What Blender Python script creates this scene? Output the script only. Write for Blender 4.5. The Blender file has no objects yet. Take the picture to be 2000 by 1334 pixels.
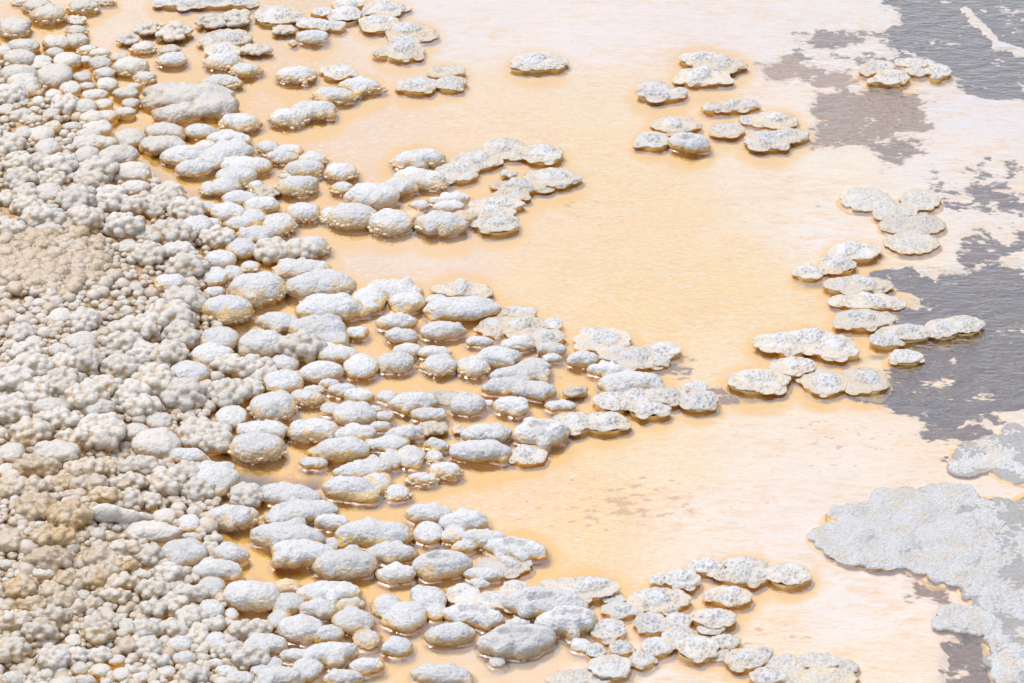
import bpy, math, random
import numpy as np
from mathutils import Vector

# ------------------------------------------------------------------ camera, sky, sun
scene = bpy.context.scene
col = scene.collection
R = math.radians
PITCH, HFOV, DIST = R(31.0), R(17.0), 10.0
CAM_H = DIST * math.sin(PITCH)
CAM_Y = -DIST * math.cos(PITCH)            # the ground point in the picture's middle is the origin
cam_data = bpy.data.cameras.new('camera')
cam = bpy.data.objects.new('camera', cam_data)
col.objects.link(cam)
cam.location = (0, CAM_Y, CAM_H)
cam.rotation_euler = (math.pi / 2 - PITCH, 0, 0)
cam_data.sensor_width = 36
cam_data.lens = 18 / math.tan(HFOV / 2)
cam_data.clip_end = 500
scene.camera = cam

SUN_EL, SUN_AZ = R(66), R(-48)             # azimuth from +Y (away from the viewer), negative = left
world = bpy.data.worlds.new('World')
scene.world = world
world.use_nodes = True
wn, wl = world.node_tree.nodes, world.node_tree.links
bg = wn['Background']
sky = wn.new('ShaderNodeTexSky')
sky.sky_type = 'NISHITA'
sky.sun_disc = False
sky.sun_elevation = SUN_EL
sky.sun_rotation = SUN_AZ
sky.air_density = 1.0
sky.dust_density = 6.0
# thin bright steam and cloud over the whole sky, the same in every direction
veil = wn.new('ShaderNodeMix')
veil.data_type = 'RGBA'
veil.blend_type = 'ADD'
veil.inputs[0].default_value = 1.0
veil.inputs[7].default_value = (5.1, 5.2, 5.4, 1)
wl.new(sky.outputs[0], veil.inputs[6])
wl.new(veil.outputs[2], bg.inputs[0])
bg.inputs[1].default_value = 0.11
sun_data = bpy.data.lights.new('sun', 'SUN')
sun_data.energy = 2.0
sun_data.angle = R(2.5)
sun_data.color = (1.0, 0.98, 0.95)
sun = bpy.data.objects.new('sun', sun_data)
col.objects.link(sun)
sd = Vector((math.sin(SUN_AZ) * math.cos(SUN_EL), math.cos(SUN_AZ) * math.cos(SUN_EL), math.sin(SUN_EL)))
sun.rotation_euler = sd.to_track_quat('Z', 'Y').to_euler()
vs = scene.view_settings
vs.view_transform = 'Standard'
vs.look = 'None'
vs.exposure = 0.0
vs.gamma = 1
scene.cycles.max_bounces = 8
scene.cycles.transparent_max_bounces = 12
scene.cycles.caustics_reflective = False
scene.cycles.caustics_refractive = False

rng = np.random.default_rng(7)
random.seed(7)

# ------------------------------------------------------------------ picture coordinates -> ground
FPX = 1000 / math.tan(HFOV / 2)            # the photograph is 2000 x 1334
CP, SP = math.cos(PITCH), math.sin(PITCH)

def ground(px, py, z=0.0):
    """world x, y of the point at height z seen at photograph pixel px, py"""
    u = (np.asarray(px, float) - 1000) / FPX
    v = -(np.asarray(py, float) - 667) / FPX
    dy = CP + v * SP
    dz = -SP + v * CP
    t = (z - CAM_H) / dz
    return u * t, CAM_Y + dy * t

def pixel(x, y, z):
    dx, dy, dz = x, y - CAM_Y, z - CAM_H
    f = dy * CP - dz * SP
    return 1000 + FPX * dx / f, 667 - FPX * (dy * SP + dz * CP) / f

def smooth(a, b, x):
    t = np.clip((x - a) / (b - a), 0, 1)
    return t * t * (3 - 2 * t)

def mound_px(px, py):
    """height of the knobbly mound (m) above the water, as a function of where it is seen"""
    h = 0.075 * np.exp(-(((px - 60) / 230) ** 2 + ((py - 520) / 190) ** 2))
    h = h + 0.085 * np.exp(-(((px - 60) / 260) ** 2 + ((py - 1090) / 190) ** 2))
    h = h + 0.05 * np.exp(-(((px - 60) / 200) ** 2 + ((py - 760) / 90) ** 2))
    h = h + 0.03 * np.exp(-(((px + 20) / 150) ** 2 + ((py - 260) / 120) ** 2))
    return h * (1 - 0.9 * np.exp(-(((px - 235) / 60) ** 2 + ((py - 893) / 26) ** 2)))

def mound(x, y):
    px, py = pixel(x, y, 0.0)
    return mound_px(px, py)

def place(px, py, dz=0.0):
    z = dz
    for _ in range(8):
        x, y = ground(px, py, z)
        z = float(mound(x, y)) + dz
    return float(x), float(y), z

# ------------------------------------------------------------------ numpy noise
def _hash(ix, iy, iz, seed):
    h = (ix.astype(np.int64) * 374761393 + iy.astype(np.int64) * 668265263 + iz.astype(np.int64) * 2147483647 + seed * 974634777) & 0xffffffff
    h = ((h ^ (h >> 13)) * 1274126177) & 0xffffffff
    h = (h ^ (h >> 16))
    h = (h * 2246822519) & 0xffffffff
    return (h ^ (h >> 15)) & 0xffffffff

def noise3(p, scale, seed=0):
    p = p * scale
    f0 = np.floor(p)
    f = p - f0
    i = f0.astype(np.int64)
    w = f * f * f * (f * (f * 6 - 15) + 10)
    out = 0
    for dx in (0, 1):
        wx = w[:, 0] if dx else 1 - w[:, 0]
        for dy in (0, 1):
            wy = w[:, 1] if dy else 1 - w[:, 1]
            for dz in (0, 1):
                wz = w[:, 2] if dz else 1 - w[:, 2]
                h = _hash(i[:, 0] + dx, i[:, 1] + dy, i[:, 2] + dz, seed)
                gx = (h & 1023) / 511.5 - 1
                gy = ((h >> 10) & 1023) / 511.5 - 1
                gz = ((h >> 20) & 1023) / 511.5 - 1
                out = out + wx * wy * wz * (gx * (f[:, 0] - dx) + gy * (f[:, 1] - dy) + gz * (f[:, 2] - dz))
    return out * 1.6

def fbm(p, scale, octs=3, seed=0):
    o, a = 0, 1.0
    for k in range(octs):
        o = o + a * noise3(p, scale * 2 ** k, seed + k)
        a *= 0.5
    return o

def voro(p, scale, seed=0):
    """F1 and F2 of a cellular pattern"""
    p = p * scale
    i = np.floor(p).astype(np.int64)
    f1 = np.full(len(p), 9.0)
    f2 = np.full(len(p), 9.0)
    for dx in (-1, 0, 1):
        for dy in (-1, 0, 1):
            for dz in (-1, 0, 1):
                h = _hash(i[:, 0] + dx, i[:, 1] + dy, i[:, 2] + dz, seed)
                q = np.stack([i[:, 0] + dx + (h & 1023) / 1023, i[:, 1] + dy + ((h >> 10) & 1023) / 1023, i[:, 2] + dz + ((h >> 20) & 1023) / 1023], 1)
                d = np.sqrt(((p - q) ** 2).sum(1))
                f2 = np.where(d < f1, f1, np.minimum(f2, d))
                f1 = np.minimum(f1, d)
    return f1, f2

# ------------------------------------------------------------------ materials
def new_mat(name):
    m = bpy.data.materials.new(name)
    m.use_nodes = True
    nt = m.node_tree
    return m, nt, nt.nodes, nt.links, nt.nodes['Principled BSDF']

def nd(nt, kind, **kw):
    n = nt.nodes.new(kind)
    for k, v in kw.items():
        setattr(n, k, v)
    return n

def noise_node(nt, coord, scale, detail=3, rough=0.55):
    n = nd(nt, 'ShaderNodeTexNoise')
    n.inputs['Scale'].default_value = scale
    n.inputs['Detail'].default_value = detail
    n.inputs['Roughness'].default_value = rough
    nt.links.new(coord, n.inputs['Vector'])
    return n.outputs['Fac']

def ramp(nt, fac, a, b, lo=0.0, hi=1.0):
    n = nd(nt, 'ShaderNodeMapRange', interpolation_type='SMOOTHSTEP')
    n.inputs['From Min'].default_value = a
    n.inputs['From Max'].default_value = b
    n.inputs['To Min'].default_value = lo
    n.inputs['To Max'].default_value = hi
    nt.links.new(fac, n.inputs['Value'])
    return n.outputs[0]

def mixc(nt, fac, a, b, mode='MIX'):
    n = nd(nt, 'ShaderNodeMix', data_type='RGBA', blend_type=mode)
    for sock, v in ((n.inputs['Factor'], fac), (n.inputs['A'], a), (n.inputs['B'], b)):
        pass
    ins = {'f': n.inputs[0], 'a': n.inputs[6], 'b': n.inputs[7]}
    for k, v in (('f', fac), ('a', a), ('b', b)):
        if isinstance(v, (int, float)):
            ins[k].default_value = v
        elif isinstance(v, tuple):
            ins[k].default_value = (*v, 1)
        else:
            nt.links.new(v, ins[k])
    return n.outputs[2]

def mth(nt, op, a, b=None):
    n = nd(nt, 'ShaderNodeMath', operation=op)
    for i, v in enumerate((a, b)):
        if v is None:
            continue
        if isinstance(v, (int, float)):
            n.inputs[i].default_value = v
        else:
            nt.links.new(v, n.inputs[i])
    return n.outputs[0]

def attr(nt, name, out='Fac'):
    n = nd(nt, 'ShaderNodeAttribute', attribute_name=name)
    return n.outputs[out]

def wpos(nt):
    return nd(nt, 'ShaderNodeNewGeometry').outputs['Position']

def crust_material(name, white, tan, pits, rough, coat, bump_d):
    m, nt, N, L, b = new_mat(name)
    P = wpos(nt)
    st = attr(nt, 'stain')
    pit = attr(nt, 'pit')
    n1 = noise_node(nt, P, 42, 4, 0.62)
    n2 = noise_node(nt, P, 150, 5, 0.72)
    n3 = noise_node(nt, P, 13, 2)
    n4 = noise_node(nt, P, 420, 3, 0.7)
    ob = mth(nt, 'FRACT', mth(nt, 'MULTIPLY', nd(nt, 'ShaderNodeObjectInfo').outputs['Random'], 13.7))
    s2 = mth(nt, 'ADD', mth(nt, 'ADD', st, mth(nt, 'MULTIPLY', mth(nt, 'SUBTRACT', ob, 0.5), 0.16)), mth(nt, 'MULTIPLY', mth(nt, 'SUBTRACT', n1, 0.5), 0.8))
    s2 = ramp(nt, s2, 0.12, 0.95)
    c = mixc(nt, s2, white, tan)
    c = mixc(nt, ramp(nt, n3, 0.42, 0.7, 0, 0.35), c, (0.50, 0.47, 0.42))
    c = mixc(nt, ramp(nt, n4, 0.50, 0.68, 0, pits * 0.7), c, (0.30, 0.285, 0.27))
    grime = ramp(nt, n2, 0.52, 0.68, 0, pits)
    c = mixc(nt, grime, c, (0.36, 0.34, 0.32))
    c = mixc(nt, mth(nt, 'MULTIPLY', pit, 0.75), c, (0.34, 0.32, 0.30))
    c = mixc(nt, attr(nt, 'amb'), c, (0.90, 0.50, 0.12))
    oi = nd(nt, 'ShaderNodeObjectInfo').outputs['Random']
    hs = nd(nt, 'ShaderNodeHueSaturation')
    L.new(c, hs.inputs['Color'])
    L.new(ramp(nt, oi, 0, 1, 0.92, 1.07), hs.inputs['Value'])
    L.new(ramp(nt, mth(nt, 'FRACT', mth(nt, 'MULTIPLY', oi, 7.3)), 0, 1, 0.8, 1.2), hs.inputs['Saturation'])
    c = hs.outputs[0]
    L.new(c, b.inputs['Base Color'])
    L.new(ramp(nt, s2, 0.1, 0.9, rough, rough * 0.5), b.inputs['Roughness'])
    L.new(ramp(nt, s2, 0.4, 1.0, coat, coat + 0.5), b.inputs['Coat Weight'])
    b.inputs['Coat Roughness'].default_value = 0.18
    v = nd(nt, 'ShaderNodeTexVoronoi')
    v.inputs['Scale'].default_value = 130
    L.new(P, v.inputs['Vector'])
    h = mth(nt, 'ADD', mth(nt, 'ADD', n2, mth(nt, 'MULTIPLY', n4, 0.35)), mth(nt, 'MULTIPLY', v.outputs['Distance'], 0.5))
    bp = nd(nt, 'ShaderNodeBump')
    bp.inputs['Strength'].default_value = 0.8
    bp.inputs['Distance'].default_value = bump_d
    L.new(h, bp.inputs['Height'])
    L.new(bp.outputs[0], b.inputs['Normal'])
    L.new(bp.outputs[0], b.inputs['Coat Normal'])
    b.inputs['Subsurface Weight'].default_value = 0.0
    return m

M = {}
M['crust'] = crust_material('sinter_crust', (0.575, 0.59, 0.615), (0.66, 0.48, 0.25), 0.75, 0.5, 0.0, 0.0050)
M['cauli'] = crust_material('sinter_cauliflower', (0.53, 0.51, 0.475), (0.41, 0.285, 0.145), 0.5, 0.55, 0.08, 0.0032)
M['lace'] = crust_material('sinter_lace', (0.56, 0.575, 0.60), (0.56, 0.45, 0.30), 0.6, 0.5, 0.08, 0.0045)
M['wet'] = crust_material('sinter_wet_crust', (0.61, 0.625, 0.645), (0.62, 0.53, 0.41), 0.7, 0.18, 0.4, 0.009)
M['pale'] = crust_material('sinter_pale_crust', (0.52, 0.51, 0.485), (0.60, 0.47, 0.29), 0.6, 0.3, 0.15, 0.005)
M['log'] = crust_material('sinter_grey', (0.60, 0.57, 0.53), (0.58, 0.45, 0.30), 0.55, 0.8, 0.0, 0.003)

def bead_material():
    m, nt, N, L, b = new_mat('sinter_beads')
    P = wpos(nt)
    c = mixc(nt, ramp(nt, noise_node(nt, P, 60, 3), 0.35, 0.65), (0.66, 0.56, 0.41), (0.56, 0.41, 0.23))
    L.new(c, b.inputs['Base Color'])
    b.inputs['Roughness'].default_value = 0.3
    b.inputs['Coat Weight'].default_value = 0.35
    b.inputs['Coat Roughness'].default_value = 0.12
    bp = nd(nt, 'ShaderNodeBump')
    bp.inputs['Strength'].default_value = 0.5
    bp.inputs['Distance'].default_value = 0.001
    L.new(noise_node(nt, P, 400, 2), bp.inputs['Height'])
    L.new(bp.outputs[0], b.inputs['Normal'])
    return m

M['beads'] = bead_material()

def amber_material():
    m, nt, N, L, b = new_mat('amber_pedestal')
    P = wpos(nt)
    c = mixc(nt, ramp(nt, noise_node(nt, P, 35, 4), 0.35, 0.68), (0.97, 0.70, 0.29), (0.96, 0.57, 0.14))
    c = mixc(nt, ramp(nt, noise_node(nt, P, 120, 3, 0.7), 0.6, 0.78, 0, 0.45), c, (0.40, 0.22, 0.06))
    L.new(c, b.inputs['Base Color'])
    b.inputs['Roughness'].default_value = 0.45
    bp = nd(nt, 'ShaderNodeBump')
    bp.inputs['Strength'].default_value = 0.6
    bp.inputs['Distance'].default_value = 0.002
    L.new(noise_node(nt, P, 150, 4, 0.65), bp.inputs['Height'])
    L.new(bp.outputs[0], b.inputs['Normal'])
    return m

M['amber'] = amber_material()

def floor_material():
    m, nt, N, L, b = new_mat('pool_floor')
    P = wpos(nt)
    tint = attr(nt, 'tint', 'Color')
    amber = attr(nt, 'amber')
    dark = attr(nt, 'dark')
    brown = attr(nt, 'brown')
    st = nd(nt, 'ShaderNodeMapping')
    st.inputs['Scale'].default_value = (1.0, 1.55, 1.0)
    L.new(P, st.inputs['Vector'])
    S = st.outputs[0]
    st2 = nd(nt, 'ShaderNodeMapping')
    st2.inputs['Scale'].default_value = (0.55, 1.7, 1.0)
    st2.inputs['Rotation'].default_value = (0, 0, R(6))
    L.new(P, st2.inputs['Vector'])
    big = noise_node(nt, S, 2.6, 5, 0.6)
    mid = noise_node(nt, S, 20, 5, 0.65)
    fine = noise_node(nt, st2.outputs[0], 85, 5, 0.7)
    streak = noise_node(nt, st2.outputs[0], 26, 6, 0.7)
    c = mixc(nt, ramp(nt, streak, 0.42, 0.64, 0, 0.65), tint, (0.93, 0.56, 0.18), 'MIX')
    c = mixc(nt, ramp(nt, big, 0.42, 0.62, 0, 0.7), c, tint)
    c = mixc(nt, ramp(nt, fine, 0.50, 0.64, 0, 0.85), c, (0.95, 0.86, 0.76))
    c = mixc(nt, ramp(nt, fine, 0.48, 0.35, 0, 0.45), c, (0.84, 0.47, 0.18))
    am = mth(nt, 'ADD', amber, mth(nt, 'MULTIPLY', mth(nt, 'SUBTRACT', mid, 0.5), 0.6))
    c = mixc(nt, ramp(nt, am, 0.10, 0.9, 0, 0.95), c, (0.95, 0.55, 0.06))  # amber round the stones, their reflections painted into the floor colour
    # rusty flecks and dark microbial mats with shapes of their own; painted pad shadows
    edge = mth(nt, 'ADD', mth(nt, 'MULTIPLY', noise_node(nt, P, 6.0, 5, 0.55), 0.45), mth(nt, 'ADD', mth(nt, 'MULTIPLY', noise_node(nt, P, 15, 3, 0.5), 0.33), mth(nt, 'MULTIPLY', noise_node(nt, S, 38, 2, 0.5), 0.22)))
    d = mth(nt, 'ADD', dark, mth(nt, 'MULTIPLY', mth(nt, 'SUBTRACT', edge, 0.5), 9.0))
    dm = ramp(nt, d, -0.10, 0.24)
    bcol = mixc(nt, ramp(nt, noise_node(nt, S, 110, 3, 0.7), 0.4, 0.65, 0, 0.8), (0.30, 0.17, 0.09), (0.50, 0.29, 0.13))
    dcol = mixc(nt, brown, mixc(nt, ramp(nt, mid, 0.35, 0.7), (0.035, 0.022, 0.030), (0.10, 0.065, 0.066)), bcol)
    rim = ramp(nt, d, -0.5, 0.05)
    c = mixc(nt, mth(nt, 'MULTIPLY', rim, mth(nt, 'ADD', mth(nt, 'MULTIPLY', brown, 0.5), 0.12)), c, (0.66, 0.45, 0.26))
    c = mixc(nt, dm, c, dcol)
    fl = mth(nt, 'ADD', noise_node(nt, S, 30, 3, 0.5), mth(nt, 'MULTIPLY', attr(nt, 'fleck'), 0.22))
    c = mixc(nt, ramp(nt, fl, 0.70, 0.78, 0, 0.65), c, (0.60, 0.33, 0.14))
    c = mixc(nt, attr(nt, 'holes_and_shade'), c, (0.085, 0.045, 0.015))  # brown water holes, plus pad shadows painted into the floor colour
    c = mixc(nt, mth(nt, 'MULTIPLY', attr(nt, 'dry'), 0.9), c, mixc(nt, ramp(nt, mid, 0.35, 0.65), (0.44, 0.34, 0.23), (0.36, 0.23, 0.11)))
    L.new(c, b.inputs['Base Color'])
    b.inputs['Roughness'].default_value = 0.7
    b.inputs['Specular IOR Level'].default_value = 0.1
    bp = nd(nt, 'ShaderNodeBump')
    bp.inputs['Strength'].default_value = 0.5
    bp.inputs['Distance'].default_value = 0.006
    L.new(mth(nt, 'ADD', mid, mth(nt, 'MULTIPLY', fine, 0.4)), bp.inputs['Height'])
    L.new(bp.outputs[0], b.inputs['Normal'])
    return m

M['floor'] = floor_material()

def water_material():
    m, nt, N, L, b = new_mat('hot_spring_water')
    N.remove(b)
    P = wpos(nt)
    st = nd(nt, 'ShaderNodeMapping')
    st.inputs['Scale'].default_value = (0.8, 1.5, 1.0)
    st.inputs['Rotation'].default_value = (0, 0, R(12))
    L.new(P, st.inputs['Vector'])
    S = st.outputs[0]
    rip = attr(nt, 'ripple')
    h = mth(nt, 'ADD', noise_node(nt, S, 17, 3, 0.5), mth(nt, 'MULTIPLY', noise_node(nt, S, 55, 2, 0.5), 0.35))
    bp = nd(nt, 'ShaderNodeBump')
    bp.inputs['Distance'].default_value = 0.02
    L.new(rip, bp.inputs['Strength'])
    L.new(h, bp.inputs['Height'])
    fr = nd(nt, 'ShaderNodeFresnel')
    fr.inputs['IOR'].default_value = 1.34
    L.new(bp.outputs[0], fr.inputs['Normal'])
    gl = nd(nt, 'ShaderNodeBsdfGlossy')
    gl.inputs['Roughness'].default_value = 0.02
    L.new(bp.outputs[0], gl.inputs['Normal'])
    tr = nd(nt, 'ShaderNodeBsdfTransparent')
    tr.inputs['Color'].default_value = (1.0, 0.985, 0.965, 1)
    # silica-rich water: a thin milky scatter over the clear water
    df = nd(nt, 'ShaderNodeBsdfDiffuse')
    df.inputs['Color'].default_value = (0.86, 0.84, 0.82, 1)
    mk = nd(nt, 'ShaderNodeMixShader')
    L.new(mth(nt, 'MULTIPLY', attr(nt, 'milk'), ramp(nt, noise_node(nt, S, 4, 3), 0.3, 0.7, 0.6, 1.3)), mk.inputs[0])
    L.new(tr.outputs[0], mk.inputs[1])
    L.new(df.outputs[0], mk.inputs[2])
    mx = nd(nt, 'ShaderNodeMixShader')
    L.new(mth(nt, 'MINIMUM', mth(nt, 'ADD', mth(nt, 'MULTIPLY', fr.outputs[0], 3.2), 0.12), 1.0), mx.inputs[0])
    L.new(mk.outputs[0], mx.inputs[1])
    L.new(gl.outputs[0], mx.inputs[2])
    L.new(mx.outputs[0], N['Material Output'].inputs['Surface'])
    return m

M['water'] = water_material()

def leaf_material():
    m, nt, N, L, b = new_mat('leaf_green')
    L.new(mixc(nt, noise_node(nt, wpos(nt), 200), (0.10, 0.22, 0.03), (0.2, 0.33, 0.06)), b.inputs['Base Color'])
    b.inputs['Roughness'].default_value = 0.4
    return m

M['leaf'] = leaf_material()

# ------------------------------------------------------------------ where every knob stands
# One line of a list = one thing: kind letter, then its lobes "x y w h" (photograph pixels) divided by /.
#   k smooth white knob   b white knob over a beaded tan skirt   f flat lacy cap on an amber pedestal
#   o pitted knob with a hollow top   c cauliflower knob   p pale wet crust   s low beaded tan lump   g grey log
ZONES = []

def zone(phrase, text):
    ZONES.append((phrase, [t.strip() for t in text.strip().split(';') if t.strip()]))
zone('in the far top left corner', '''b 95 30 66 36;b 72 12 55 26;b 163 14 60 27;b 203 3 45 14;b 28 54 60 38;b 40 4 32 14;s 151 40 33 20;b 149 61 42 22;k 110 84 54 30;b 149 80 46 28;k 47 91 60 31;k 8 100 30 26''')
zone('left of the beaded lumps at top left', '''k 107 104 38 22;k 39 115 63 33;k 82 120 40 24;k 129 119 48 33;b 172 98 40 20;b 195 105 42 20;k 166 118 32 18;k 196 125 46 26;k 232 113 36 16;b 255 131 70 36;b 279 94 48 22;k 336 118 61 29''')
zone('near the top, left of the rough caps', '''s 250 77 44 22;s 284 57 48 28;s 339 61 66 38;s 332 97 40 18;s 415 43 60 28;s 463 37 60 36;s 555 60 44 20;s 572 84 22 12;s 500 98 58 20''')
zone('left of the big craggy mound at upper left', '''k 205 144 42 24;b 284 152 42 24;k 210 166 42 27;k 160 152 40 22;k 170 169 32 17;k 185 187 55 24;k 200 205 43 21;k 165 210 50 32;k 138 172 40 32;k 246 183 51 27;k 262 170 30 16;k 255 203 35 22;k 244 220 42 22;k 180 232 50 26/208 228 44 26;k 142 247 40 19''')
zone('at the left edge below the top corner', '''k 107 149 70 45;k 38 146 70 38;k 44 162 60 38/58 172 40 36;k 83 130 45 20;c 22 186 56 40;k 45 200 26 28;k 12 214 32 26;c 127 206 48 40;k 104 185 32 26;k 75 198 28 21;k 68 215 25 14;k 100 222 33 23;b 42 222 46 18;b 63 234 48 18''')
zone('under the big craggy mound at upper left', '''k 46 260 36 34;k 82 264 48 36/102 250 40 26;k 190 252 58 32;k 172 264 50 24;k 165 282 50 32/200 280 60 30;k 170 303 48 36;k 230 305 80 40;k 255 271 58 40;k 322 258 78 34/318 284 90 36;k 261 337 66 40;c 192 335 70 46/165 350 40 36;c 118 325 62 44;c 75 318 40 50;c 38 318 50 50;k 92 288 50 34;c 20 285 50 44''')
zone('beside the pale strip at upper left', '''k 330 178 100 34/385 190 140 50/350 222 100 36/420 208 90 48/300 200 50 30;k 447 272 86 32;k 410 312 60 50/450 298 90 40;k 455 322 50 32/490 326 80 36;k 462 345 80 38/440 366 60 36;b 408 368 36 40;k 470 390 74 32;k 512 402 68 36;k 445 415 66 38;k 392 258 62 30;k 360 305 90 40/400 292 50 36;k 380 330 70 34''')
zone('in the file behind the upper pool arm', '''b 525 288 42 26;b 562 294 56 22;b 551 307 62 26;b 610 313 56 30;b 592 332 72 38;b 666 337 62 36;b 498 362 34 18;s 522 375 46 28;k 562 344 36 16;b 579 364 78 40;b 669 368 44 26;b 467 241 78 38''')
zone('along the top edge, middle', '''f 540 28 84 36;f 676 26 58 30;f 628 22 40 16;f 625 46 70 18/600 40 40 14/655 48 40 14;f 750 15 78 28;f 682 5 60 18;f 740 43 74 32;f 800 61 92 34;f 786 96 80 40/745 104 36 12;f 797 78 46 20;k 610 73 62 28;f 350 2 90 16/420 0 110 18/470 4 60 14''')
zone('in the stepping row at upper left of the pool', '''f 445 72 90 32/420 80 60 24;f 435 97 68 28;b 436 121 72 34;b 479 138 58 28;b 430 161 76 30;b 579 147 78 34;f 660 138 60 28;b 703 169 82 32/740 174 30 12;b 653 188 82 32;b 612 216 88 36;b 565 230 76 36;f 815 164 76 30;f 880 160 56 28;f 872 138 68 22''')
zone('around the isolated cap near top centre', '''f 1050 118 90 36/1080 122 44 22/1020 128 44 14''')
zone('in the upper right islets of the pool', '''f 1372 113 86 26;f 1405 124 96 28;f 1374 147 98 34/1360 158 50 12;f 1277 168 60 22/1290 183 86 22/1328 178 30 16;f 1425 206 70 20/1460 202 40 18/1390 208 40 16;f 1512 232 84 32;f 1420 252 66 26;p 1465 234 40 18;f 1500 272 90 36/1545 262 70 24;f 1318 243 90 32;f 1275 272 66 32;o 1345 280 78 40''')
zone('at the dark stream near top right', '''f 1720 127 50 22/1700 138 40 14;f 1740 150 62 28/1708 156 28 10;f 1788 138 40 16;f 1834 137 46 22/1828 150 22 8;p 1780 122 56 16''')
zone('in the upper arm crossing the pool', '''b 818 311 100 36/785 316 40 28;b 820 350 100 40/850 358 50 30;k 780 365 70 34;f 928 311 86 36;f 895 334 80 36;f 985 289 80 40;f 1060 298 76 36;f 1075 346 98 36;s 995 340 38 16;f 1015 362 100 26/1000 378 62 26;k 727 385 104 52''')
zone('in the lower row of the upper arm', '''k 820 402 38 20;k 885 388 66 20/850 392 30 16;k 876 404 62 24;b 862 438 100 46/905 425 50 28;f 970 397 100 28;f 958 414 90 30;f 972 435 82 34;b 592 415 66 40;b 647 420 44 36;b 689 424 94 52;b 762 436 84 50/808 422 40 24''')
zone('left of the upper pool arm', '''k 405 405 34 36;b 495 427 54 36;b 548 438 60 42;b 413 437 40 22;k 468 438 56 30;c 424 466 64 40;k 505 458 88 34/472 487 60 38;c 530 490 60 48/585 492 80 40;b 603 483 80 38;k 430 508 62 38;k 455 533 42 28;b 490 521 36 22;k 420 540 48 36;k 420 572 44 24''')
zone('at the shore left of the middle bay', '''b 590 527 112 38;b 625 560 132 58;b 503 565 110 64;b 443 605 98 56;k 643 605 128 58;k 718 588 66 50/770 570 110 46/795 590 70 42;k 545 630 90 38;k 620 645 110 54/645 665 70 42;k 430 664 74 50;k 513 673 92 52;c 588 682 90 58;k 660 693 82 36;k 695 650 50 26''')
zone('in the middle bank beside the bare orange bay', '''f 901 564 110 30;k 902 604 146 46/850 588 50 26;k 863 646 84 38;f 1012 608 70 22;f 965 638 60 44/1015 634 110 38;f 1080 631 38 24;k 936 668 54 22;f 1060 656 84 30;k 1010 673 66 30;k 1076 682 60 28;k 1078 700 40 20;k 775 630 80 34;k 783 657 66 32;k 797 686 58 30''')
zone('in the middle of the central bank', '''k 705 718 68 46;k 771 709 72 42;k 847 690 68 28;b 857 714 64 42;b 925 716 62 42;k 971 700 92 40;k 1045 715 56 34;k 1017 732 116 36;k 985 755 88 36/1045 764 84 36;k 1137 703 62 34;s 1127 766 54 22;k 913 791 68 42;k 998 793 68 38;k 953 788 26 16;p 868 776 64 22''')
zone('on the right tip of the central bank', '''f 1182 663 100 46/1160 650 60 24;f 1200 690 60 30/1245 698 90 42;f 1295 682 68 30;f 1284 704 42 18;k 1186 724 80 30;k 1230 748 126 42;f 1298 770 80 32;f 1358 755 48 20;f 1366 780 74 36;f 1195 782 66 38/1232 772 80 36/1268 798 76 26;k 1095 793 64 22;f 1120 822 80 36/1180 822 86 36;o 1057 846 108 52;f 1030 887 72 36''')
zone('at the lower left of the central bank', '''k 627 728 86 44;k 553 748 76 48;k 580 735 30 32;b 533 795 88 58;b 597 778 66 34;k 613 763 44 22;k 643 750 42 22;k 672 764 58 30;k 701 775 60 32;k 646 801 42 28;k 690 809 82 50;k 730 801 34 18;k 752 814 38 22;k 742 834 46 22;k 756 775 42 26;k 807 787 96 42;k 558 710 52 36''')
zone('above the brown water hole', '''k 412 695 76 46;c 445 715 60 36;c 490 720 90 46;c 515 732 46 40;c 450 770 70 56;c 412 765 44 46;c 492 758 40 48;k 512 842 100 40;b 612 843 96 48;k 452 815 60 46;b 502 875 106 60;c 418 860 66 60''')
zone('between the brown water hole and the pool', '''k 692 850 82 38;k 668 880 104 52/625 885 50 28;k 613 905 58 24;k 790 848 78 34;k 757 868 86 28;k 765 898 50 46;k 800 893 56 44;k 700 922 100 34/735 912 60 34;k 680 955 96 50/735 945 60 44/712 970 60 30;b 777 963 48 32;k 837 811 70 30;s 845 838 56 28;s 893 838 30 20;b 853 870 52 26;b 848 892 34 32;b 870 920 62 34/825 936 60 26;k 950 847 100 40;k 938 883 118 46''')
zone('below the brown water hole', '''k 420 935 90 60;c 480 972 60 46;b 450 1010 104 46;k 565 968 124 44;k 595 998 130 38/550 1015 60 36;k 648 1022 70 34;k 560 1050 142 56;k 595 1082 128 54;k 449 1085 74 40;k 649 1063 34 28''')
zone('in the lower bank, top edge', '''k 732 1045 146 56;k 838 1006 94 40;k 905 1022 92 46/885 1048 54 32;k 837 1042 58 44;k 945 1053 90 38/905 1070 50 24;o 1005 1072 124 38;k 765 1082 100 42;k 775 1122 74 40;o 862 1105 112 58;f 985 1102 104 38;k 944 1124 80 30;k 936 1141 46 20''')
zone('in the lower bank among the milky water', '''k 838 1170 68 48/850 1195 44 42;k 755 1185 60 48/795 1205 76 60;o 925 1205 118 46;k 880 1242 96 46;o 1010 1253 152 60;k 1010 1218 52 20;o 1065 1182 160 50;o 1105 1215 122 58;f 905 1160 64 44/960 1172 110 32/1005 1150 54 38;k 777 1265 60 38;k 970 1294 34 24;k 860 1320 116 40;k 1135 1262 42 28''')
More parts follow.
